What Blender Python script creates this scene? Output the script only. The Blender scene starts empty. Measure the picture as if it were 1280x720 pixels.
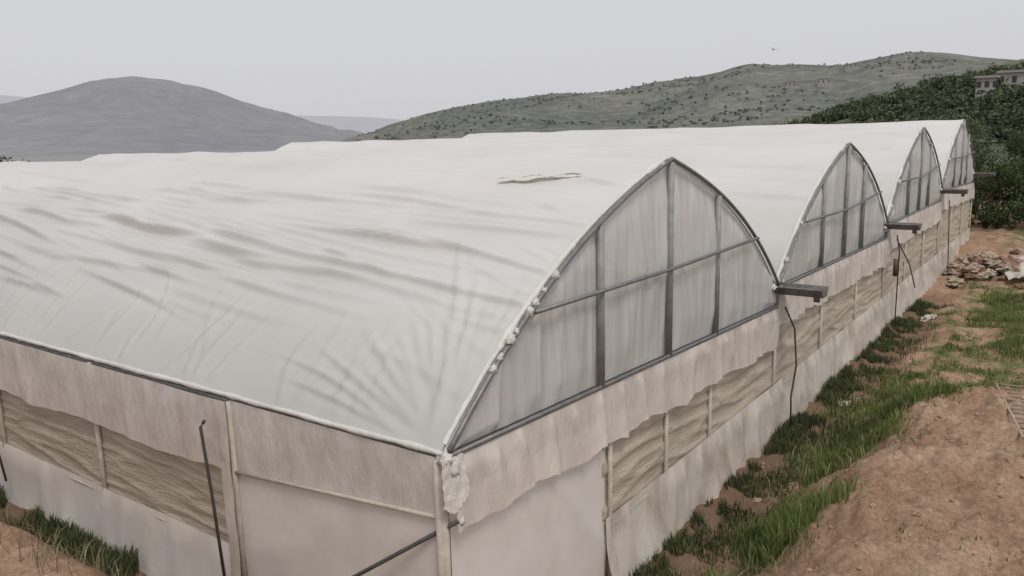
import bpy, math, random
import numpy as np
from mathutils import Vector, Matrix, noise
random.seed(7); rng=np.random.default_rng(7)
S=bpy.context.scene
S.view_settings.view_transform='Standard'; S.view_settings.look='None'; S.view_settings.exposure=0
# ---------------------------------------------------------------- camera frame
F=1005.0
V1=Vector((737,-208,1005)).normalized()
V2=Vector((-1416,-155,1005)); V2=(V2-V1*V2.dot(V1)).normalized()
UP=V1.cross(V2)
U=8/1287.0
EZ=2.4
p0=Vector((-90,205,1005))*U
CAM=Vector((-p0.dot(V1),-p0.dot(V2),EZ-p0.dot(UP)))
def ray(px,py):
    d=Vector((px-640,py-360,F)); return Vector((d.dot(V1),d.dot(V2),d.dot(UP)))
cd=bpy.data.cameras.new("camera"); cam=bpy.data.objects.new("camera",cd); S.collection.objects.link(cam)
cd.sensor_width=36; cd.lens=F/1280*36; cd.clip_end=20000; cd.clip_start=0.05
r=Vector((V1.x,V2.x,UP.x)); dn=Vector((V1.y,V2.y,UP.y)); fw=Vector((V1.z,V2.z,UP.z))
cam.matrix_world=Matrix(((r.x,-dn.x,-fw.x,CAM.x),(r.y,-dn.y,-fw.y,CAM.y),(r.z,-dn.z,-fw.z,CAM.z),(0,0,0,1)))
S.camera=cam
# ---------------------------------------------------------------- world + sun
w=bpy.data.worlds.new("World"); S.world=w; w.use_nodes=True
nt=w.node_tree; nt.nodes.clear()
out=nt.nodes.new('ShaderNodeOutputWorld'); bg=nt.nodes.new('ShaderNodeBackground'); sky=nt.nodes.new('ShaderNodeTexSky')
sky.sky_type='NISHITA'; sky.sun_disc=False
SE,SR=math.radians(58),math.radians(212)
sky.sun_elevation=SE; sky.sun_rotation=SR; sky.dust_density=4; sky.air_density=1.5
hs=nt.nodes.new('ShaderNodeHueSaturation'); hs.inputs['Saturation'].default_value=0.3
mx=nt.nodes.new('ShaderNodeMix'); mx.data_type='RGBA'; mx.inputs[0].default_value=0.84
mx.inputs[7].default_value=(7.0,7.0,7.35,1)
nt.links.new(sky.outputs[0],hs.inputs['Color']); nt.links.new(hs.outputs[0],mx.inputs[6])
nt.links.new(mx.outputs[2],bg.inputs[0]); bg.inputs[1].default_value=0.1; nt.links.new(bg.outputs[0],out.inputs[0])
sd=bpy.data.lights.new("sun",'SUN'); sd.energy=1.5; sd.angle=math.radians(18); sd.color=(1,.93,.84)
so=bpy.data.objects.new("sun",sd); S.collection.objects.link(so)
sdir=Vector((math.sin(SR)*math.cos(SE),math.cos(SR)*math.cos(SE),math.sin(SE)))
so.rotation_euler=sdir.to_track_quat('Z','Y').to_euler(); so.location=(0,0,30)
# ---------------------------------------------------------------- materials
def newmat(name):
    m=bpy.data.materials.new(name); m.use_nodes=True; t=m.node_tree; t.nodes.clear()
    o=t.nodes.new('ShaderNodeOutputMaterial'); return m,t,o
def N(t,k,**kw):
    n=t.nodes.new(k)
    for a,b in kw.items(): setattr(n,a,b)
    return n
def noise_ramp(t,scale,stops,detail=6,vec=None,rough=.6,mapping=None):
    tc=N(t,'ShaderNodeNewGeometry'); mp=N(t,'ShaderNodeMapping')
    if mapping: mp.inputs['Scale'].default_value=mapping
    t.links.new(tc.outputs['Position'],mp.inputs[0])
    n=N(t,'ShaderNodeTexNoise'); n.inputs['Scale'].default_value=scale; n.inputs['Detail'].default_value=detail; n.inputs['Roughness'].default_value=rough
    t.links.new(mp.outputs[0],n.inputs['Vector'])
    r=N(t,'ShaderNodeValToRGB'); e=r.color_ramp.elements
    e[0].position,e[0].color=stops[0][0],(*stops[0][1],1); e[1].position,e[1].color=stops[-1][0],(*stops[-1][1],1)
    for p,c in stops[1:-1]:
        q=e.new(p); q.color=(*c,1)
    t.links.new(n.outputs[0],r.inputs[0]); return r,n
def mixc(t,fac,a,b,mode='MIX'):
    m=N(t,'ShaderNodeMix'); m.data_type='RGBA'; m.blend_type=mode
    if isinstance(fac,(int,float)): m.inputs[0].default_value=fac
    else: t.links.new(fac,m.inputs[0])
    for i,x in ((6,a),(7,b)):
        if isinstance(x,tuple): m.inputs[i].default_value=(*x,1)
        else: t.links.new(x,m.inputs[i])
    return m.outputs[2]
def film(name,c1,c2,transl=.3,alpha=1.0,rough=.35,bscale=7,bstr=.25,mapping=(1,1,1),scale=1.2,dirt=None,dmap=(1,1,.6),spec=.35,eave=None):
    m,t,o=newmat(name)
    r,n=noise_ramp(t,scale,[(.3,c1),(.7,c2)],mapping=mapping)
    col=r.outputs[0]
    if dirt:
        d,_=noise_ramp(t,2.3,[(.45,(0,0,0)),(.75,(1,1,1))],detail=9,mapping=dmap)
        mm=N(t,'ShaderNodeMath',operation='MULTIPLY'); mm.inputs[1].default_value=dirt[1]; t.links.new(d.outputs[0],mm.inputs[0])
        col=mixc(t,mm.outputs[0],col,dirt[0])
    if eave:   # slope shading painted into the colour, greyer towards the eaves
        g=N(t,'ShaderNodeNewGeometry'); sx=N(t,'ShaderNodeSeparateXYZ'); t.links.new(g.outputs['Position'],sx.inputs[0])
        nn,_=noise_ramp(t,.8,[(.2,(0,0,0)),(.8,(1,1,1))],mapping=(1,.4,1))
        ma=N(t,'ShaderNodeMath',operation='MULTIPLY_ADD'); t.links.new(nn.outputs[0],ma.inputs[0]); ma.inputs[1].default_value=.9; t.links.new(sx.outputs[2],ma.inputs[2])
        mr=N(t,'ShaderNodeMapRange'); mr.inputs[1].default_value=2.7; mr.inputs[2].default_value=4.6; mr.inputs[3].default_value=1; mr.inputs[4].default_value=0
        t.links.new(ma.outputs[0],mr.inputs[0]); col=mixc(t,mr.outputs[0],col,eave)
    p=N(t,'ShaderNodeBsdfPrincipled'); p.inputs['Roughness'].default_value=rough; p.inputs['Specular IOR Level'].default_value=spec
    t.links.new(col,p.inputs['Base Color'])
    n2=N(t,'ShaderNodeTexNoise'); n2.inputs['Scale'].default_value=bscale; n2.inputs['Detail'].default_value=5
    t.links.new(n.inputs['Vector'].links[0].from_socket,n2.inputs['Vector'])
    b=N(t,'ShaderNodeBump'); b.inputs['Strength'].default_value=bstr; b.inputs['Distance'].default_value=.03
    t.links.new(n2.outputs[0],b.inputs['Height']); t.links.new(b.outputs[0],p.inputs['Normal'])
    tr=N(t,'ShaderNodeBsdfTranslucent'); t.links.new(col,tr.inputs['Color']); t.links.new(b.outputs[0],tr.inputs['Normal'])
    ms=N(t,'ShaderNodeMixShader'); ms.inputs[0].default_value=transl
    t.links.new(p.outputs[0],ms.inputs[1]); t.links.new(tr.outputs[0],ms.inputs[2]); last=ms
    if alpha<1:
        tp=N(t,'ShaderNodeBsdfTransparent'); m2=N(t,'ShaderNodeMixShader')
        r3,_=noise_ramp(t,2.5,[(.3,(alpha-.1,)*3),(.7,(min(1,alpha+.1),)*3)],detail=3,mapping=mapping)
        t.links.new(r3.outputs[0],m2.inputs[0]); t.links.new(tp.outputs[0],m2.inputs[1]); t.links.new(ms.outputs[0],m2.inputs[2]); last=m2
    t.links.new(last.outputs[0],o.inputs[0]); return m
def plain(name,c1,c2,scale=8,rough=.7,metal=0,bstr=.2,mapping=(1,1,1)):
    m,t,o=newmat(name); r,n=noise_ramp(t,scale,[(.3,c1),(.7,c2)],mapping=mapping)
    p=N(t,'ShaderNodeBsdfPrincipled'); p.inputs['Roughness'].default_value=rough; p.inputs['Metallic'].default_value=metal
    t.links.new(r.outputs[0],p.inputs['Base Color'])
    b=N(t,'ShaderNodeBump'); b.inputs['Strength'].default_value=bstr; b.inputs['Distance'].default_value=.02
    t.links.new(n.outputs[0],b.inputs['Height']); t.links.new(b.outputs[0],p.inputs['Normal'])
    t.links.new(p.outputs[0],o.inputs[0]); return m
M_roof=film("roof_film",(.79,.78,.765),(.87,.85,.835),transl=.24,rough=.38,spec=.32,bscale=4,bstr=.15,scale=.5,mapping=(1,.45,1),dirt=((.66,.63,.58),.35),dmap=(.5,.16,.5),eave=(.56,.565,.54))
M_gable=film("gable_film",(.74,.74,.72),(.88,.87,.85),transl=.30,alpha=.82,rough=.3,mapping=(2.2,1,.3),bscale=3,bstr=.35)
M_flap=film("flap_film",(.80,.74,.69),(.90,.85,.81),transl=.25,alpha=.86,rough=.35,mapping=(2.5,2.5,1),bscale=5,bstr=.5,dirt=((.60,.52,.44),.4))
M_panel=film("wall_panel_film",(.82,.78,.75),(.88,.85,.82),transl=.18,rough=.4,bscale=3,bstr=.25,dirt=((.64,.57,.50),.4))
M_skirt=film("skirt_film",(.66,.61,.55),(.80,.75,.70),transl=.18,rough=.4,bscale=4,bstr=.5,dirt=((.38,.29,.21),.75))
M_net=film("shade_net",(.50,.435,.36),(.62,.55,.46),transl=.18,rough=.9,spec=.1,mapping=(1,1,5),bscale=6,bstr=.6,dirt=((.42,.35,.28),.4))
M_tube=plain("galvanised_tube",(.15,.15,.15),(.25,.25,.25),rough=.5,metal=.4,scale=12)
M_post=plain("gable_post_steel",(.22,.225,.225),(.32,.325,.325),rough=.6,metal=.1)
M_wood=plain("weathered_post",(.40,.36,.31),(.56,.51,.45),scale=10)
M_dark=plain("dark_pipe",(.045,.04,.038),(.08,.075,.07),rough=.55)
M_gut=plain("gutter_steel",(.10,.09,.085),(.2,.19,.18),rough=.5,metal=.3)
M_white=film("rolled_film",(.68,.66,.63),(.84,.82,.79),transl=.2,rough=.4,bscale=14,bstr=.6)
# ---------------------------------------------------------------- mesh helpers
gh=bpy.data.objects.new("greenhouse",None); S.collection.objects.link(gh)
def addmesh(name,verts,faces,mat,parent=None,smooth=True,tint=None):
    me=bpy.data.meshes.new(name)
    if isinstance(verts,np.ndarray):
        k=faces.shape[1]
        me.vertices.add(len(verts)); me.vertices.foreach_set('co',verts.astype(np.float32).ravel())
        me.loops.add(faces.size); me.loops.foreach_set('vertex_index',faces.astype(np.int32).ravel())
        me.polygons.add(len(faces)); me.polygons.foreach_set('loop_start',np.arange(0,faces.size,k,dtype=np.int32))
        me.update(calc_edges=True)
    else:
        me.from_pydata(verts,[],faces); me.update()
    if tint is not None:
        a=me.attributes.new('tint','FLOAT','FACE'); a.data.foreach_set('value',np.asarray(tint,dtype=np.float32))
    if smooth: me.polygons.foreach_set('use_smooth',[True]*len(me.polygons))
    me.materials.append(mat)
    o=bpy.data.objects.new(name,me); S.collection.objects.link(o)
    if parent: o.parent=parent
    return o
def grid(name,nu,nv,fn,mat,parent=None):
    vs=[fn(i/nu,j/nv) for j in range(nv+1) for i in range(nu+1)]
    fs=[(j*(nu+1)+i,j*(nu+1)+i+1,(j+1)*(nu+1)+i+1,(j+1)*(nu+1)+i) for j in range(nv) for i in range(nu)]
    return addmesh(name,vs,fs,mat,parent)
def tube(name,paths,rad,mat,parent=None,seg=8,jit=0):
    vs=[];fs=[]
    for pts in paths:
        pts=[Vector(p) for p in pts]; base=len(vs)
        for k,p in enumerate(pts):
            d=(pts[min(k+1,len(pts)-1)]-pts[max(k-1,0)]).normalized()
            a=d.cross(Vector((0,0,1)) if abs(d.z)<.9 else Vector((1,0,0))).normalized(); b=d.cross(a)
            rr=rad*(1+jit*noise.noise(p*9))
            for s in range(seg):
                an=2*math.pi*s/seg; vs.append(tuple(p+(a*math.cos(an)+b*math.sin(an))*rr))
        for k in range(len(pts)-1):
            for s in range(seg):
                fs.append((base+k*seg+s,base+k*seg+(s+1)%seg,base+(k+1)*seg+(s+1)%seg,base+(k+1)*seg+s))
        fs.append(tuple(base+s for s in range(seg))[::-1]); fs.append(tuple(base+(len(pts)-1)*seg+s for s in range(seg)))
    return addmesh(name,vs,fs,mat,parent)
def nz(x,y=0,z=0): return noise.noise(Vector((x,y,z)))
# ---------------------------------------------------------------- greenhouse
W=8.0
ZG=[2.4,2.4,2.56,2.82,2.92]; ZR=[4.50,4.50,4.75,4.97]; LEN=[28,27.7,26,22]
def hprof(t): return 1.74*t-1.0*t*t+.26*t**3
def arch(n,u):
    t=1-abs(2*u-1); e=ZG[n]+(ZG[n+1]-ZG[n])*u; mid=(ZG[n]+ZG[n+1])/2
    return e+(ZR[n]-mid)*hprof(t)
def sst(a,b,x):
    x=max(0,min(1,(x-a)/(b-a))); return x*x*(3-2*x)
def nsst(a,b,x):
    x=np.clip((x-a)/(b-a),0,1); return x*x*(3-2*x)
def folds(n):
    R=random.Random(50+n); o=[]
    m=1 if n==0 else .45
    for _ in range(int(125*m)):          # long tension folds along the span
        y0=R.uniform(.8,13)if R.random()<.82 else R.uniform(12,26); s0=R.gauss(2.0,.75)
        if s0<.35: continue
        o.append((s0+.02*y0,y0,math.atan(.10+R.gauss(0,.035)),R.uniform(.8,2.8),R.uniform(.022,.06),R.uniform(.016,.05),R.gauss(0,.012)))
    for _ in range(int(22*m)):
        o.append((R.uniform(.6,4.2),R.uniform(.1,1.0),R.uniform(0,.5),R.uniform(.25,.8),R.uniform(.02,.045),R.uniform(.008,.018),R.gauss(0,.1)))
    for _ in range(int(130*m)):         # creases rising from the eave
        o.append((R.uniform(.1,.7),R.uniform(.2,27),math.pi/2+R.gauss(-.15,.3),R.uniform(.25,.9),R.uniform(.02,.05),R.uniform(.010,.026),R.gauss(0,.15)))
    if n==0:
        for k in range(15):             # fan from the corner
            a=.12+k*.095+R.uniform(-.03,.03); L=R.uniform(.6,1.3)
            o.append((math.sin(a)*(L+.2),math.cos(a)*(L+.2),a,L*.75,R.uniform(.02,.045),R.uniform(.014,.03),R.gauss(0,.04)))
    return o
def disp(n,Ug,Yg):
    s=Ug*9.2; d=np.zeros_like(s)
    for s0,y0,th,Lh,wd,am,cv in folds(n):
        dy=Yg-y0; ds=s-s0; c,sn=math.cos(th),math.sin(th)
        al=dy*c+ds*sn; pr=-dy*sn+ds*c-cv*al*al
        e=np.exp(-(al/Lh)**4)*np.clip(1-(al/Lh)**2*.35,0,1)
        d+=am*e*(np.exp(-(pr/wd)**2)-.55*np.exp(-((pr+1.7*wd)/(1.3*wd))**2))
    lim=nsst(0,.1,s)*nsst(0,.1,Yg)*(1-nsst(3.8,4.5,s))
    return d*lim
for n in range(4):
    L=LEN[n]; ys=[]; y=0
    while y<L: 
        ys.append(y); y+= (.045 if y<10 else .1) if n==0 else (.1 if y<10 else .25)
    ys.append(L)
    if n==0: us=[.5*k/190 for k in range(190)]+[.5+.5*k/50 for k in range(51)]
    else: us=[.5*k/80 for k in range(80)]+[.5+.5*k/40 for k in range(41)]
    nu=len(us)-1
    Yg,Ug=np.meshgrid(np.array(ys),np.array(us),indexing='ij'); D=disp(n,Ug,Yg)
    vs=[];fs=[]
    for j,y in enumerate(ys):
        for i,u in enumerate(us):
            z=arch(n,u); du=.004
            dz=(arch(n,min(1,u+du))-arch(n,max(0,u-du))); dx=W*(min(1,u+du)-max(0,u-du)); l=math.hypot(dx,dz)
            s=min(u,1-u)*9.2
            d=D[j,i]+.014-.02*(abs(math.sin(math.pi*y/2.65))**.6)*min(1,s)+.035*nz(y*.45,s*.6,n*3)*min(1,s)*min(1,y)
            sag=.035*nz(y*.6,n)*sst(.8,1,1-abs(2*u-1))*min(1,y)
            vs.append((n*W+u*W-dz/l*d, y-.02 , z+dx/l*d+sag))
    for j in range(len(ys)-1):
        for i in range(nu):
            a=j*(nu+1)+i; fs.append((a,a+1,a+nu+2,a+nu+1))
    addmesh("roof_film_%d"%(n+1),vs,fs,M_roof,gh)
    paths=[]; y=2.65
    while y<L:
        paths.append([(n*W+W*u,y,arch(n,u)-.14) for u in [.03+.94*k/24 for k in range(25)]]); y+=2.65
    tube("hoops_%d"%(n+1),paths,.025,M_tube,gh,6)
    tube("gable_arch_%d"%(n+1),[[(n*W+W*u,-.08,arch(n,u)+.005) for u in [.002+.996*k/64 for k in range(65)]]],.025,M_tube,gh,8)
    drop=.30
    zb=lambda u,n=n: ZG[n]+(ZG[n+1]-ZG[n])*u-.02-drop*u
    tube("gable_chord_%d"%(n+1),[[(n*W+W*u,-.085,zb(u)) for u in (0,.25,.5,.75,.99)]],.022,M_tube,gh,8)
    zs=arch(n,.15)
    tube("gable_strut_%d"%(n+1),[[(n*W+W*.145,-.135,zs-.02),(n*W+W*.5,-.135,zs-.05),(n*W+W*.85,-.135,arch(n,.85)-.03)]],.022,M_tube,gh,8)
    tube("gable_posts_%d"%(n+1),[[(n*W+W*u,-.07,zb(u)),(n*W+W*u,-.07,arch(n,u)-.03)] for u in (.30,.5,.68)],.042,M_post,gh,10)
    def gf(a,b,n=n,zb=zb):
        u=.002+.996*a; z0=zb(u); z1=arch(n,u)-.01
        z=z0+(z1-z0)*b; x=n*W+W*u
        ed=min(1,b*6)*min(1,(1-b)*6)
        k=max(0,1-abs(nz(x*1.6+.5*z*nz(x*.7,2),z*.3,n*9))*2.0)**2
        k2=max(0,1-abs(nz(x*4+.5*z,z*.5,n*9+4))*2.6)**2
        return (x+.03*nz(z*2,x),-.01-(.05*k+.025*k2)*ed-.01*abs(nz(x*5,z*.6,4)),z)
    grid("gable_film_%d"%(n+1),300 if n==0 else 140,26,gf,M_gable,gh)
    grid("rear_gable_film_%d"%(n+1),30,4,lambda a,b,n=n,L=L:(n*W+W*a,L,b*arch(n,a)),M_panel,gh)
    def rag(a,b,n=n):
        u=.005+.99*a; z=arch(n,u); x=n*W+W*u
        loose=max(0,nz(x*2.6,n,8)+.02)*(1 if .03<u<.25 or .44<u<.5 else (.6 if n>0 else .04))
        du=.01; dz=arch(n,min(1,u+du))-arch(n,max(0,u-du)); dx=W*2*du; l=math.hypot(dx,dz)
        ang=b*2.2; rr=.018+.006*nz(x*14,b*3,5)+.08*loose
        off=rr*math.cos(ang)-(b**2)*.14*loose
        return (x-dz/l*off+.012*nz(x*20,b*4), .0-.03*math.sin(ang)-.14*loose*b-.02*loose*nz(x*16,b*5,2), z+dx/l*off+.004*nz(x*25,b*6,7)+.01)
    grid("folded_edge_%d"%(n+1),420 if n==0 else 160,7,rag,M_white,gh)
def crumple(c,rad,sc,seed):
    vs=[];fs=[];A,B=14,9
    for j in range(B+1):
        for i in range(A):
            th=2*math.pi*i/A; ph=math.pi*j/B
            v=Vector((math.sin(ph)*math.cos(th),math.sin(ph)*math.sin(th),math.cos(ph)))
            k=rad*(1+.75*noise.noise(v*2.6+Vector((seed,0,0))))
            vs.append((c[0]+v.x*k*sc[0],c[1]+v.y*k*sc[1],c[2]+v.z*k*sc[2]))
    for j in range(B):
        for i in range(A): fs.append((j*A+i,j*A+(i+1)%A,(j+1)*A+(i+1)%A,(j+1)*A+i))
    return vs,fs
def crumples(name,items,mat,parent,smooth=True):
    V=[];Fa=[]
    for k,(c,rad,sc) in enumerate(items):
        v,f=crumple(c,rad,sc,k*3.7+1); b=len(V); V+=v; Fa+=[tuple(q+b for q in ff) for ff in f]
    return addmesh(name,V,Fa,mat,parent,smooth)
it=[]
for u in [.075,.088,.107,.118,.142,.155,.172,.195,.47]:
    r_=random.uniform(.025,.055)
    it.append(((W*u,-.085,arch(0,u)+.02),r_,(1.3,.7,1.1)))
for n in (1,2,3):
    for u in (.05,.14,.44): it.append(((n*W+W*u,-.07,arch(n,u)),random.uniform(.04,.07),(1.4,.6,1)))
for n in (1,2,3,4): 
    for k in range(3): it.append(((n*W-.22+.18*k,-.06,ZG[n]-.02+random.uniform(-.08,.1)),random.uniform(.05,.08),(1.4,.8,.7)))
crumples("film_bunches",it,M_white,gh)
M_torn=film("torn_flap_film",(.70,.67,.62),(.79,.76,.71),transl=.2,rough=.6)
def torn(a,b):
    u=.425-.012*b*(.4+1.2*a)+.012*nz(a*4,b*2)-.01*a; y=.75+1.0*a+.1*nz(b*4,a*2)
    return (W*u,y,arch(0,u)+.03+.012*nz(a*9,b*5,2)+.01*math.sin(b*math.pi))
grid("torn_flap",26,8,torn,M_torn,gh)
tube("eave_roll",[[(-.02+.01*nz(y*2),y,EZ+.0+.012*nz(y*1.3,3)) for y in np.arange(-.05,28,.12)]],.026,M_white,gh,8,.5)
tube("eave_rail",[[(.0,0,EZ-.06),(.0,28,EZ-.06)]],.025,M_tube,gh)
def gutter(n):
    z=ZG[n]-.05; x=n*W; y0=-.78; y1=LEN[min(n,3)]
    prof=[(-.19,.06),(-.16,.075),(-.09,-.04),(.09,-.04),(.16,.075),(.19,.06),(.10,-.065),(-.10,-.065)]
    vs=[(x+a,yy,z+b) for yy in (y0,y1) for a,b in prof]; k=len(prof)
    fs=[(i,(i+1)%k,k+(i+1)%k,k+i) for i in range(k)]
    fs+= [(0,1,2,7),(2,3,6,7),(3,4,5,6)]
    addmesh("gutter_%d"%n,vs,fs,M_gut,gh,False)
for n in (1,2,3,4): gutter(n)
tube("downpipe_stubs",[[(n*W,-.66,ZG[n]-.09),(n*W,-.66,ZG[n]-.2)] for n in (1,2,3)],.05,M_gut,gh,10)
# wall sheets
def wallsheet(name,axis,a0,a1,ztop,zbot,off,mat,nu,nv,fold=.03,ff=3.0,vert=True,wav=.0,flare=0,parent=gh,seed=0):
    def fn(s,b):
        q=a0+(a1-a0)*s
        zt=ztop(q) if callable(ztop) else ztop; zbm=(zbot(q) if callable(zbot) else zbot)+wav*nz(q*1.3,seed)+wav*.35*nz(q*4,seed+3)
        bb=1-b; z=zt+(zbm-zt)*bb
        if vert: k=max(0,1-abs(nz(q*ff+.4*z,z*.5,seed))*2.4)**2
        else: k=max(0,1-abs(nz(q*.6,z*ff*2+.3*nz(q*1.2,0,seed),seed))*2.4)**2
        d=off+fold*k*min(1,bb*5)+.015*nz(q*1.1,z*1.3,seed+5)+flare*bb*bb*(.4+abs(nz(q*2,seed)))
        return (q,-d,z) if axis=='x' else (-d,q,z)
    return grid(name,nu,nv,fn,mat,parent)
def ez(q):
    n=min(3,int(q/W)); u=q/W-n
    return ZG[n]+(ZG[n+1]-ZG[n])*u-.05-.30*u
wallsheet("gable_flap",'x',.02,32,ez,lambda q:ez(q)-.60,.085,M_flap,900,14,fold=.05,ff=2.2,wav=.09,flare=.05,seed=2)
wallsheet("gable_panel",'x',.05,2.55,lambda q:ez(q)-.35,0.0,.02,M_panel,80,24,fold=.02,ff=1.0,seed=5)
wallsheet("gable_net",'x',2.5,32,lambda q:ez(q)-.4,.45,.01,M_net,900,40,fold=.035,ff=2.6,vert=False,seed=8)
wallsheet("gable_skirt",'x',2.5,32,.80,-.12,.07,M_skirt,600,14,fold=.07,ff=2.0,wav=.16,flare=.16,seed=11)
scal=lambda q: 1.60+.06*abs(math.cos(math.pi*(q)/2.65))
wallsheet("side_flap",'y',2.65,28,2.36,scal,.085,M_flap,360,12,fold=.03,ff=1.6,wav=.03,flare=.03,seed=14)
wallsheet("side_panel",'y',.02,2.66,2.36,lambda q:1.86-.09*q,.03,M_flap,60,10,fold=.015,ff=1.2,seed=17)
wallsheet("side_panel_low",'y',.02,2.66,lambda q:1.88-.09*q,0.0,.012,M_panel,60,20,fold=.018,ff=1.0,seed=19)
wallsheet("side_net",'y',2.66,28,1.95,.70,.0,M_net,600,50,fold=.022,ff=3.4,vert=False,seed=21)
wallsheet("side_skirt",'y',2.66,28,.82,-.05,.06,M_panel,300,10,fold=.04,ff=1.6,wav=.03,flare=.1,seed=23)
grid("right_side_wall",60,4,lambda a,b:(32.0,22*a,b*2.9),M_panel,gh)
P=[]
for y in np.arange(0,28,2.65): P.append([(-.04,y,-.1),(-.04,y,EZ-.05)])
tube("side_posts",P,.03,M_wood,gh)
tube("corner_post",[[(-.01,-.02,-.1),(-.01,-.02,EZ-.02)]],.04,M_wood,gh)
tube("side_rail",[[(-.045,0,1.87),(-.045,2.65,1.63)],[(-.045,2.65,.74),(-.045,28,.74)]],.018,M_wood,gh)
P=[]
for x in (2.62,4.0,5.35,8.0,10.65,13.3,16,18.6,21.3,24,26.6,29.3,32): P.append([(x,-.05,-.1),(x,-.05,ez(min(x,31.99))-.45)])
tube("gable_wall_posts",P,.028,M_wood,gh)
tube("gable_wall_rail",[[(2.6,-.06,.68),(32,-.06,.68)]],.016,M_wood,gh)
grid("side_batten",3,20,lambda a,b:(-.13-.01*nz(b*8,a*3),2.58+.16*a+.02*nz(b*5),.3+2.05*b),M_skirt,gh)
tube("vent_crank_pipe",[[(-.2,2.86,2.14),(-.22,2.80,2.18),(-.25,2.83,2.12),(-.23,2.78,1.4),(-.22,2.7,.3)],
     [(-.14,8.3,2.1),(-.2,7.95,1.9),(-.25,7.8,1.3),(-.22,7.6,.4)]],.016,M_dark,gh)
tube("corner_brace_pole",[[(.02,-.14,1.85),(-.22,.80,1.2),(-.64,2.4,.12)]],.018,M_dark,gh)
tube("hanging_hose",[[(8.1,-.16,2.05),(8.17,-.3,1.7),(8.2,-.34,1.1),(8.12,-.3,.6),(8.1,-.32,.1)],
   [(16.0,-.3,2.3),(16.1,-.35,1.9),(16.1,-.35,.1)],[(16.0,-.3,2.2),(16.9,-.45,1.5),(17.6,-.5,.8)],[(24,-.3,2.5),(24.1,-.4,.1)]],.015,M_dark,gh)
tube("vent_lever",[[(15.9,-.32,1.75),(15.9,-.32,1.35)]],.05,M_dark,gh)
def corner(a,b):
    z=2.38-.46*(1-b)*(1-.45*abs(a-.4)); x=-.12+.26*a; 
    return (x+.02*nz(b*6,a*3),-.115-.04*abs(nz(a*7,b*2,3))-.05*(1-b)*a,z)
grid("corner_cloth",18,16,corner,M_white,gh)
crumples("corner_knots",[((-.03,-.08,2.36),.05,(1,1,1.2)),((.03,-.12,2.28),.045,(1,.8,1.6)),((.06,-.14,1.83),.025,(1,1,1.4))],M_white,gh)
# ---------------------------------------------------------------- ground
def gz(x,y):
    z=0.0
    if x<-.3: z+=.6*sst(.3,1.05,-x)+2.3*sst(1.3,4.3,-x)
    m=sst(1.05,2.5,-y+.35*nz(x*.8,3))*(1-sst(8.6,10.8,x-.25*(-y-2.4)))*(1-.35*sst(3.5,6,-y))
    if y<0: z+=.9*m*sst(-1.5,1.5,x)
    if y<0 and x>0: z-=.10*math.exp(-((y+.75)/.35)**2)*(1-sst(20,28,x))
    z+=.5*sst(22,34,x)
    if y<-2.2 : z+=.5*sst(12,22,x)*sst(2,5,-y)
    a=1.0 if (y<0.05 and x>-.1) or x<-.2 else .25
    if 0<x<32 and 0<y<28: a=.1
    if math.hypot(x,y)<80:
        z+=a*(.13*nz(x*.7,y*.9,1)+.10*nz(x*2.1,y*2.7,2)+.035*nz(x*6,y*7,3)*(1+m))
        if x<16 and abs(y)<16: z+=a*(.016*nz(x*17,y*17,5)+.05*max(0,nz(x*9,y*9,8)-.2))*(1+1.2*m)
    return z
def spaced(segs):
    o=[]
    for a,b,s in segs:
        k=max(1,int(round((b-a)/s))); o+=[a+(b-a)*i/k for i in range(k)]
    return o+[segs[-1][1]]
xs=spaced([(-6000,-1000,1250),(-1000,-100,150),(-100,-10,10),(-10,-2.5,.3),(-2.5,12,.04),(12,18,.1),(18,40,.22),(40,100,4),(100,1000,100),(1000,8000,1000)])
ys=spaced([(-6000,-1000,1250),(-1000,-100,150),(-100,-12,8),(-12,-5,.35),(-5,.2,.04),(.2,9,.25),(9,30,1.2),(30,100,6),(100,1000,100),(1000,8000,1000)])
nx,ny=len(xs),len(ys)
gv=np.array([(x,y,gz(x,y)) for y in ys for x in xs])
ii,jj=np.meshgrid(np.arange(nx-1),np.arange(ny-1)); a=(jj*nx+ii).ravel()
gfc=np.stack([a,a+1,a+nx+1,a+nx],1)
mg,t,o=newmat("soil_and_grass")
soil,n1=noise_ramp(t,1.4,[(.3,(.27,.17,.112)),(.5,(.40,.268,.186)),(.7,(.54,.40,.295))],detail=13,rough=.72)
fine,n2=noise_ramp(t,22,[(.3,(.58,.56,.54)),(.7,(1.15,1.15,1.15))],detail=8,rough=.7)
soilc=mixc(t,1.0,soil.outputs[0],fine.outputs[0],'MULTIPLY')
gr,n3=noise_ramp(t,2.0,[(.3,(.07,.10,.03)),(.7,(.15,.18,.07))],detail=10)
at=N(t,'ShaderNodeAttribute',attribute_name='grass')
brk,_=noise_ramp(t,1.6,[(.45,(0,0,0)),(.58,(1,1,1))],detail=8)
mm=N(t,'ShaderNodeMath',operation='MULTIPLY'); t.links.new(at.outputs['Fac'],mm.inputs[0]); t.links.new(brk.outputs[0],mm.inputs[1])
c=mixc(t,mm.outputs[0],soilc,gr.outputs[0])
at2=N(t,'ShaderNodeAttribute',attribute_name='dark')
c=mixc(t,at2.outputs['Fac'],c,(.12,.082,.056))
at3=N(t,'ShaderNodeAttribute',attribute_name='far')
c=mixc(t,at3.outputs['Fac'],c,(.27,.275,.275))  # distance haze painted into the ground as grey; same grey on greenhouse floor
p=N(t,'ShaderNodeBsdfPrincipled'); p.inputs['Roughness'].default_value=.95; p.inputs['Specular IOR Level'].default_value=.15
t.links.new(c,p.inputs['Base Color'])
b=N(t,'ShaderNodeBump'); b.inputs['Strength'].default_value=.9; b.inputs['Distance'].default_value=.03
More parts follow.
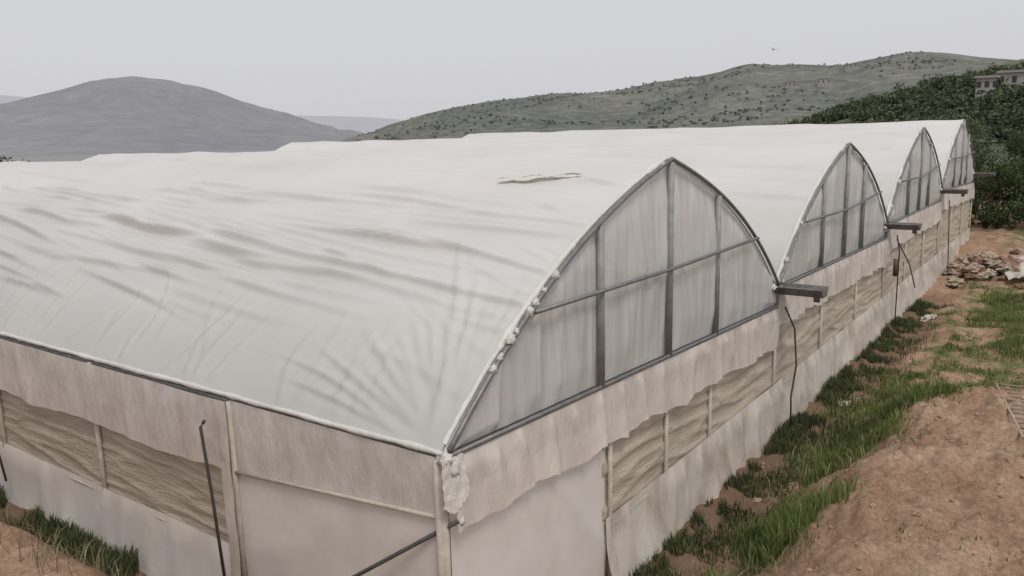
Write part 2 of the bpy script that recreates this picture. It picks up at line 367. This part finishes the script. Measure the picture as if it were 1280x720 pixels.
ad=N(t,'ShaderNodeMath',operation='ADD'); t.links.new(n1.outputs[0],ad.inputs[0]); t.links.new(n2.outputs[0],ad.inputs[1])
t.links.new(ad.outputs[0],b.inputs['Height']); t.links.new(b.outputs[0],p.inputs['Normal']); t.links.new(p.outputs[0],o.inputs[0])
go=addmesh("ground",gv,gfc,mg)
def gmask(x,y):
    if y<0 and x>0:
        g=.85*sst(9.5,11.5,x) if y<-1.2 else 0
        if x<11: g=max(g,.4*math.exp(-((y+1.3)/.4)**2))
        g*=1-sst(23,26,x)*(1-sst(29,32,x))
        return g
    if x<0: return .3*sst(-1.0,-.6,x)
    return 0 if (x<32 and y<28) else .9
def attr(nm,fn):
    q=go.data.attributes.new(nm,'FLOAT','POINT'); q.data.foreach_set('value',np.array([fn(v[0],v[1]) for v in gv],dtype=np.float32))
attr('grass',gmask)
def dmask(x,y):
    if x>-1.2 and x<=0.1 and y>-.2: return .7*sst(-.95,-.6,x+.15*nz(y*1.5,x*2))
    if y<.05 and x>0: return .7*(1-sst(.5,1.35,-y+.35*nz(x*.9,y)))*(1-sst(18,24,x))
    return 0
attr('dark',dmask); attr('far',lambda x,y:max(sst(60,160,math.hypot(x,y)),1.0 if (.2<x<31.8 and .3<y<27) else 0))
# ---------------------------------------------------------------- foliage materials
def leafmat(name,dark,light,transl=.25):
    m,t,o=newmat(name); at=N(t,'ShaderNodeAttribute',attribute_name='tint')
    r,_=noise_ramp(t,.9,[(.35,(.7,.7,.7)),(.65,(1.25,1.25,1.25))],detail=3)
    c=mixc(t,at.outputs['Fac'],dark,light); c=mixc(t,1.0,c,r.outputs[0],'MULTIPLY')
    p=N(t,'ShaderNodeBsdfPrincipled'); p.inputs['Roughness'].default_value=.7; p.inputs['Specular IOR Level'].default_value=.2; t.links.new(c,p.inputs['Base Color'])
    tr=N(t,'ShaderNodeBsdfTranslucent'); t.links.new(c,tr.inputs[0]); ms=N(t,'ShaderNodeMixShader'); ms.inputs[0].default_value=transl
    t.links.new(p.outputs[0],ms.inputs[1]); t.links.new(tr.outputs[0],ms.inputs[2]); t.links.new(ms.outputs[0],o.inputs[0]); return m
M_grass=leafmat("grass_blades",(.09,.125,.04),(.27,.33,.12),.3)
M_dgrass=leafmat("dark_weeds",(.045,.055,.026),(.15,.175,.08))
M_bush=leafmat("shrub_leaves",(.03,.048,.02),(.11,.145,.058))
M_tree=leafmat("hill_tree_leaves",(.045,.062,.038),(.115,.14,.078),.1)
M_dry=leafmat("dry_stalks",(.25,.2,.12),(.42,.36,.24))
def blades(name,spots,mat,wid=.006,lean=.5):
    n=len(spots); A=np.array(spots); x,y,h=A[:,0],A[:,1],A[:,2]
    z=np.array([gz(a,b) for a,b in zip(x,y)])-.02
    th=rng.uniform(0,2*np.pi,n); ln=rng.uniform(.1,1,n)*lean; wd=wid*rng.uniform(.6,1.6,n)*(1+h)
    ph=rng.uniform(0,2*np.pi,n)
    bx,by=np.cos(ph)*wd,np.sin(ph)*wd
    V=np.zeros((n,5,3))
    V[:,0]=np.stack([x-bx,y-by,z],1); V[:,1]=np.stack([x+bx,y+by,z],1)
    mx_,my_=x+np.cos(th)*h*ln*.35,y+np.sin(th)*h*ln*.35
    V[:,2]=np.stack([mx_+bx*.8,my_+by*.8,z+h*.6],1); V[:,3]=np.stack([mx_-bx*.8,my_-by*.8,z+h*.6],1)
    V[:,4]=np.stack([x+np.cos(th)*h*ln,y+np.sin(th)*h*ln,z+h*(1-.25*ln)],1)
    b=np.arange(n)[:,None]*5
    f1=np.concatenate([b+np.array([[0,1,2]]),b+np.array([[0,2,3]]),b+np.array([[3,2,4]])],0)
    tn=np.clip(rng.normal(.5,.28,n),0,1)
    return addmesh(name,V.reshape(-1,3),f1,mat,smooth=False,tint=np.tile(tn,3))
sp=[]
def patch(cx,cy,rx,ry,n,h0,h1,cs_=.09):
    cl=[(random.gauss(0,.55),random.gauss(0,.6),random.uniform(.4,1.3),random.uniform(.6,1.7)) for _ in range(max(3,n//150))]
    for _ in range(n):
        q=random.choice(cl); a=q[0]+random.gauss(0,cs_*q[3])/rx; b=q[1]+random.gauss(0,cs_*q[3])/ry; x=cx+rx*a; y=cy+ry*b
        if y>-.12 and x>0: continue
        sp.append((x,y,random.uniform(h0,h1)*q[2]))
patch(4.35,-1.28,.45,.3,6500,.12,.34,.11)
patch(3.2,-1.1,.7,.3,500,.08,.2)
patch(5.6,-1.25,1.0,.4,1400,.05,.2)
patch(7.2,-1.35,1.2,.55,3800,.06,.24,.11)
patch(8.8,-1.5,1.3,.7,6000,.06,.24,.13)
patch(10.4,-1.8,1.4,1.0,8000,.06,.22,.16)
patch(6.2,-1.6,.8,.3,600,.06,.16)
for _ in range(120000):
    x=9.6+18*random.random()**1.15; y=-.9-6*random.random()
    g=nz(x*.4,y*.6,40)+.6*nz(x*1.6,y*1.6,41)+.4*nz(x*5,y*5,43)
    if y>-1.6 and nz(x*.8,0,5)<.1: continue
    if x<10.8 and y<-2.4: continue
    if g<-.18+.3*random.random() or (23.5<x<28.5 and y>-2.8): continue
    sp.append((x,y,random.uniform(.03,.14)*(1+max(0,g))))
for _ in range(2500):
    x=random.uniform(3,10); y=random.uniform(-4.5,-1.8)
    if nz(x*1.5,y*1.5,60)>.3: sp.append((x,y,random.uniform(.03,.1)))
blades("grass_patch",sp,M_grass)
sp=[]
for _ in range(26000):
    x=random.uniform(2.4,20); y=-.2-abs(random.gauss(0,.36))
    if nz(x*1.9,y*1.6,70)+.5*nz(x*5,y*5,71)>-.05: sp.append((x,y,random.uniform(.03,.2)))
for _ in range(20000):
    y=random.uniform(1.5,14); x=-.12-abs(random.gauss(0,.25))
    if nz(y*1.5,x*1.5,80)+.5*nz(y*4,x*4,81)>-.02: sp.append((x,y,random.uniform(.05,.26)*(1+1.2*max(0,nz(y*1.2,0,3)))))
blades("weed_strip",sp,M_dgrass)
sp=[(random.uniform(-1.3,-.6),random.uniform(1.5,9),random.uniform(.1,.35)) for _ in range(500)]+[(random.uniform(3,12),random.uniform(-2,-.5),random.uniform(.1,.3)) for _ in range(900)]
blades("dry_stalks",sp,M_dry,wid=.004,lean=1.0)
def leafcloud(centers,rads,per,size,flat=1.0):
    C=np.repeat(np.array(centers),per,0); R=np.repeat(np.array(rads),per); n=len(C)
    d=rng.normal(size=(n,3)); d/=np.linalg.norm(d,axis=1)[:,None]
    rr=rng.uniform(.35,1,n)**.6; P_=C+d*(R*rr)[:,None]*np.array([1,1,flat])
    a=rng.normal(size=(n,3)); a/=np.linalg.norm(a,axis=1)[:,None]; b_=np.cross(a,rng.normal(size=(n,3))); b_/=np.linalg.norm(b_,axis=1)[:,None]
    s=(size*rng.uniform(.6,1.4,n))[:,None]
    V=np.stack([P_-a*s,P_-b_*s*.5,P_+a*s,P_+b_*s*.5],1).reshape(-1,3)
    f=np.arange(n*4).reshape(-1,4)
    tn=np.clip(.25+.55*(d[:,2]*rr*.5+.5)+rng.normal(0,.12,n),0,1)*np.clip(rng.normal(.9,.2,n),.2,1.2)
    return V,f,np.clip(tn,0,1)
# ---------------------------------------------------------------- shrubs
M_bark=plain("bark",(.07,.05,.035),(.13,.1,.07))
def shrub(x,y,h,wd,seed):
    random.seed(seed); z=gz(x,y); e=bpy.data.objects.new("shrub",None); S.collection.objects.link(e)
    cs=[];rs=[];paths=[]
    for k in range(26):
        a=random.uniform(0,6.28); q=random.random()**.5; zz=random.uniform(.12,1)
        rad=wd*q*(1-.45*zz)
        c=(x+math.cos(a)*rad,y+math.sin(a)*rad,z+h*zz*.88); cs.append(c); rs.append(random.uniform(.14,.32)*wd)
        if k%2==0: paths.append([(x,y,z-.05),(x+(c[0]-x)*.4,y+(c[1]-y)*.4,z+(c[2]-z)*.55),c])
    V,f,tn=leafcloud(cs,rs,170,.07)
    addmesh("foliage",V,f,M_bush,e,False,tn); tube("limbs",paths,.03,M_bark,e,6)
for k,(x,y,h,wd) in enumerate([(35,-.3,3.3,1.7),(36.5,-2.0,3.0,1.8),(38,1.2,3.8,2),(34.2,.9,2.2,1.2),(39,-3.6,3.4,2.2),(42,-1,4.2,2.4),(33.8,-2.6,1.1,.9),(44,2.5,4.5,2.6),(41,-6,3.5,2.4),(46,-4,4.6,2.6)]):
    shrub(x,y,h,wd,100+k)
random.seed(11)
# ---------------------------------------------------------------- hills
def pix(px,py,dist):
    d=ray(px,py); hl=math.hypot(d.x,d.y); k=dist/hl; return (math.atan2(d.y,d.x), CAM.z+d.z*k)
def hillmat(name,stops,scale,con=.28,mapping=(1,1,1)):
    m,t,o=newmat(name); r,n=noise_ramp(t,scale,stops,detail=12,rough=.65,mapping=mapping); c=r.outputs[0]
    r2,_=noise_ramp(t,scale*9,[(.4,(1-con,)*3),(.62,(1+con*.5,)*3)],detail=6,rough=.7); c=mixc(t,1.0,c,r2.outputs[0],'MULTIPLY')
    p=N(t,'ShaderNodeBsdfPrincipled'); p.inputs['Roughness'].default_value=1; p.inputs['Specular IOR Level'].default_value=0; t.links.new(c,p.inputs['Base Color'])
    t.links.new(p.outputs[0],o.inputs[0]); return m
def hill(name,ridge,dist,near,far,mat,rough,nu=260,nv=60,seed=0,amp=.16):
    az=[];zz=[]
    for px,py in ridge:
        a,z=pix(px,py,dist); az.append(a); zz.append(z)
    az=np.array(az)[::-1]; zz=np.array(zz)[::-1]; 
    if az[0]>az[-1]: az=az[::-1]; zz=zz[::-1]
    vs=[]
    grid_=np.linspace(az[0],az[-1],nu+1)
    Z=np.interp(grid_,az,zz)
    ker=np.ones(9)/9; Z=np.convolve(np.pad(Z,4,mode='edge'),ker,'valid')
    for j in range(nv+1):
        q=j/nv; R=near+(far-near)*q
        k=(R-near)/(dist-near) if R<dist else 1-(R-dist)/(far-dist)
        sh=k*k*(3-2*k) if R>=dist else .55*k+.45*k**2*(3-2*k)
        for i,a in enumerate(grid_):
            x=CAM.x+math.cos(a)*R; y=CAM.y+math.sin(a)*R
            s=1/rough
            g=(1-abs(nz(x*s*.5,y*s*.5,seed))*2)*.6+.5*nz(x*s,y*s,seed+1)+.25*nz(x*s*2.3,y*s*2.3,seed+2)
            z=-2+(Z[i]+2)*sh+ rough*amp*g*min(1,k*2.5)*(1-.8*max(0,1-abs(R-dist)/(.12*dist)))
            vs.append((x,y,z))
    fs=[(j*(nu+1)+i,j*(nu+1)+i+1,(j+1)*(nu+1)+i+1,(j+1)*(nu+1)+i) for j in range(nv) for i in range(nu)]
    return addmesh(name,vs,fs,mat),vs
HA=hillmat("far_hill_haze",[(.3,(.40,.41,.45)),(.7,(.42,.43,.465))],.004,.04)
HB=hillmat("left_hill_hazy_scrub",[(.3,(.235,.243,.268)),(.5,(.26,.267,.288)),(.7,(.29,.295,.308))],.008,.10)  # blue-grey air haze baked into the base colour
HC=hillmat("mid_hill_hazy_scrub",[(.3,(.135,.145,.135)),(.5,(.17,.178,.162)),(.72,(.24,.238,.215))],.014,.25)  # scrub tones lightened with painted-in distance haze
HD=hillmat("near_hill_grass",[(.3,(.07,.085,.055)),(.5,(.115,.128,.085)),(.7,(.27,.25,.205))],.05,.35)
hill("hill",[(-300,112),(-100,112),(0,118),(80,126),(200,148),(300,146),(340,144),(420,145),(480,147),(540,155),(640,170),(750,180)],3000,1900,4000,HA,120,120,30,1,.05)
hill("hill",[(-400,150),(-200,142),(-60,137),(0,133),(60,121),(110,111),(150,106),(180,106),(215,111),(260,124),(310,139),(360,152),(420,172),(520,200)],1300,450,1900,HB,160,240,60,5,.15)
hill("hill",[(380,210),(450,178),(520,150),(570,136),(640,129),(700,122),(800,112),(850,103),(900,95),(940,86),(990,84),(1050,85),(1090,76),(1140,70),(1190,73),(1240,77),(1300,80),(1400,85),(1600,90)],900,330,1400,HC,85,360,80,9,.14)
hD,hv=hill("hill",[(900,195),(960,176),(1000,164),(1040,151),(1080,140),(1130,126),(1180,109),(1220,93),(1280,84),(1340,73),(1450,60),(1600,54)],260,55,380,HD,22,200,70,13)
cs=[];rs=[]
for v in random.sample(hv,5000):
    R=math.hypot(v[0]-CAM.x,v[1]-CAM.y)
    if R<65 or R>290 or nz(v[0]*.03,v[1]*.03,50)+.5*nz(v[0]*.1,v[1]*.1,51)<-.14: continue
    k=random.uniform(.6,1.9)
    for q in range(3):
        cs.append((v[0]+random.uniform(-1,1)*k,v[1]+random.uniform(-1,1)*k,v[2]+k*random.uniform(.3,1.1))); rs.append(k*random.uniform(.5,.9))
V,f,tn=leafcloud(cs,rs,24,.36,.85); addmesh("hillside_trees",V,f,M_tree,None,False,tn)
M_scrub=leafmat("distant_scrub",(.11,.122,.108),(.16,.17,.148),.05)
cs=[];rs=[]
hc=[o for o in bpy.data.objects if o.name=="hill.002"][0]
vv=[tuple(v.co) for v in hc.data.vertices]
for v in random.sample(vv,7000):
    R=math.hypot(v[0]-CAM.x,v[1]-CAM.y)
    if R<420 or R>880 or nz(v[0]*.008,v[1]*.008,50)+.5*nz(v[0]*.03,v[1]*.03,52)<-.05: continue
    dx,dy=random.uniform(-5,5),random.uniform(-5,5)
    cs.append((v[0]+dx,v[1]+dy,v[2]+.1)); rs.append(random.uniform(.6,2.0))
V,f,tn=leafcloud(cs,rs,12,.75,.6); addmesh("hillside_scrub",V,f,M_scrub,None,False,tn)
M_house=plain("house_render",(.32,.31,.29),(.40,.39,.37),scale=.5); M_hr=plain("house_roof",(.22,.19,.17),(.28,.24,.21),scale=.5); M_win=plain("window_dark",(.04,.04,.045),(.06,.06,.06))
def box(name,x0,x1,y0,y1,z0,z1,mat,par,taper=0):
    t_=taper
    v=[(x0,y0,z0),(x1,y0,z0),(x1,y1,z0),(x0,y1,z0),(x0+t_,y0+t_,z1),(x1-t_,y0+t_,z1),(x1-t_,y1-t_,z1),(x0+t_,y1-t_,z1)]
    return addmesh(name,v,[(3,2,1,0),(4,5,6,7),(0,1,5,4),(1,2,6,5),(2,3,7,6),(3,0,4,7)],mat,par,False)
def house(px,dist,wd,hh,src,lift=.3):
    a,_=pix(px,100,dist); x=CAM.x+math.cos(a)*dist; y=CAM.y+math.sin(a)*dist
    z=min(src,key=lambda v:(v[0]-x)**2+(v[1]-y)**2)[2]
    e=bpy.data.objects.new("hillside_house",None); S.collection.objects.link(e)
    box("walls",-wd/2,wd/2,-wd*.35,wd*.35,-3.5,hh,M_house,e); box("roof",-wd/2-.3,wd/2+.3,-wd*.35-.3,wd*.35+.3,hh+.003,hh+.35,M_hr,e,.1)
    for k in (-.3,0,.3): box("window",-wd/2-.05,-wd/2+.02,k*wd-.5,k*wd+.1,hh*.45,hh*.8,M_win,e)
    for k in (-.3,.05,.32): box("window",k*wd-.5,k*wd+.5,-wd*.35-.05,-wd*.35+.02,hh*.4,hh*.8,M_win,e)
    e.location=(x,y,z+lift)
house(1268,150,5.5,2.6,hv,.6); house(1234,142,3.5,2.4,hv,.6); house(1032,640,12,5,vv); house(990,600,10,5,vv); house(1065,690,11,4,vv)
def tree(px,py,dist,h):
    a,z=pix(px,py,dist); x=CAM.x+math.cos(a)*dist; y=CAM.y+math.sin(a)*dist; zt=z
    e=bpy.data.objects.new("tree",None); S.collection.objects.link(e)
    cs=[];rs=[];ps=[[(x,y,0),(x+.1,y,h*.5),(x,y+.1,zt-.6)]]
    for k in range(22):
        a=random.uniform(0,6.28); q=random.uniform(.1,.9); zz=zt-random.uniform(.3,3.2)
        cs.append((x+math.cos(a)*q,y+math.sin(a)*q,zz)); rs.append(random.uniform(.25,.5)); ps.append([(x,y,zz-1),cs[-1]])
    V,f,tn=leafcloud(cs,rs,120,.08); addmesh("crown",V,f,M_dgrass,e,False,tn); tube("trunk",ps,.07,M_bark,e,7)
tree(34,181,36,4.5); tree(6,193,37,4)
# ---------------------------------------------------------------- rubble, stones
M_rock=plain("rubble_stone",(.26,.20,.15),(.46,.39,.31),scale=3,bstr=.6); M_red=plain("red_stone",(.17,.085,.055),(.27,.15,.10),scale=4,bstr=.6)
it=[];it2=[]
for k in range(80):
    x=random.gauss(25.6,1.0); y=random.gauss(-1.4,.55); 
    if y>-.4: continue
    s=random.uniform(.05,.28); tgt=it if random.random()<.65 else it2
    tgt.append(((x,y,gz(x,y)+.3*max(0,1-((x-25.6)/2)**2-((y+1.4)/1)**2)+s*.3),s,(1.3,1,.6)))
crumples("rubble_pile",it,M_rock,None,False); crumples("red_stone_pile",it2,M_red,None,False)
it=[]
for k in range(600):
    x=random.uniform(2.6,14); y=random.uniform(-5,-.3); s=random.uniform(.008,.028)*(1.8 if random.random()<.03 else 1)
    it.append(((x,y,gz(x,y)+s*.2),s,(1.2,1,.7)))
M_clod=plain("soil_clod",(.28,.19,.13),(.46,.34,.25),scale=3,bstr=.5)
crumples("scattered_stones",it,M_clod,None,False)
def sheetfn(a,b):
    x=23.6+3.4*a; y=-3.1+1.0*b+.3*nz(a*3,b); return (x,y,gz(x,y)+.2+.14*nz(a*5,b*4,2)+.06*nz(a*14,b*12,3))
grid("discarded_film_sheet",40,20,sheetfn,M_skirt)
def scrap(cx,cy,w_,h_,sd_):
    def f(a,b): 
        x=cx+(a-.5)*w_+.1*nz(b*3,sd_); y=cy+(b-.5)*h_+.1*nz(a*3,sd_+1); return (x,y,gz(x,y)+.03+.04*abs(nz(a*5,b*4,sd_)))
    return f
for k,(x,y,w_,h_) in enumerate([(4.75,-1.62,.22,.12),(10.2,-.65,.4,.18),(18.2,-.8,1.0,.3)]): grid("film_scrap",16,8,scrap(x,y,w_,h_,k*5),M_skirt)
e=bpy.data.objects.new("metal_lattice_panel",None); S.collection.objects.link(e)
A=Vector((9.3,-3.0,0));B=Vector((7.0,-3.5,0));Cc=Vector((.1,-1.3,0))
z0=max(gz(8,-3.4),gz(9,-3.2),gz(7.3,-3.8),gz(9,-4.2))
gpp=lambda v:(v.x,v.y,z0+.02)
tube("rails",[[gpp(A),gpp(B)],[gpp(A+Cc*.33),gpp(B+Cc*.33)],[gpp(A+Cc),gpp(B+Cc)],[gpp(A+Cc*.66),gpp(B+Cc*.66)]],.018,M_rock,e)
tube("bars",[[gpp(A+(B-A)*k/12),gpp(A+(B-A)*k/12+Cc)] for k in range(13)],.011,M_rock,e)
def bird(px,py,dist):
    a,z=pix(px,py,dist); e=bpy.data.objects.new("bird",None); S.collection.objects.link(e)
    vs=[];fs=[];K=8
    pr=[(-.16,.004),(-.1,.02),(0,.04),(.08,.035),(.12,.022),(.15,.024),(.17,.012),(.2,.002)]
    for x,r_ in pr:
        for s in range(K): vs.append((x,r_*math.cos(6.283*s/K),r_*math.sin(6.283*s/K)))
    for j in range(len(pr)-1):
        for s in range(K): fs.append((j*K+s,j*K+(s+1)%K,(j+1)*K+(s+1)%K,(j+1)*K+s))
    addmesh("body",vs,fs,M_dark,e)
    for s in (1,-1):
        addmesh("wing",[(.07,s*.03,.02),(.09,s*.18,.09),(.02,s*.34,.05),(-.02,s*.2,.08),(-.05,s*.03,.02)],[(0,1,3,4),(1,2,3)],M_dark,e,False)
    addmesh("tail",[(-.13,.01,0),(-.25,.05,0),(-.25,-.05,0),(-.13,-.01,0)],[(0,1,2,3)],M_dark,e,False)
    e.location=(CAM.x+math.cos(a)*dist,CAM.y+math.sin(a)*dist,z); e.rotation_euler=(0.2,0,.6)
bird(967,62,50)
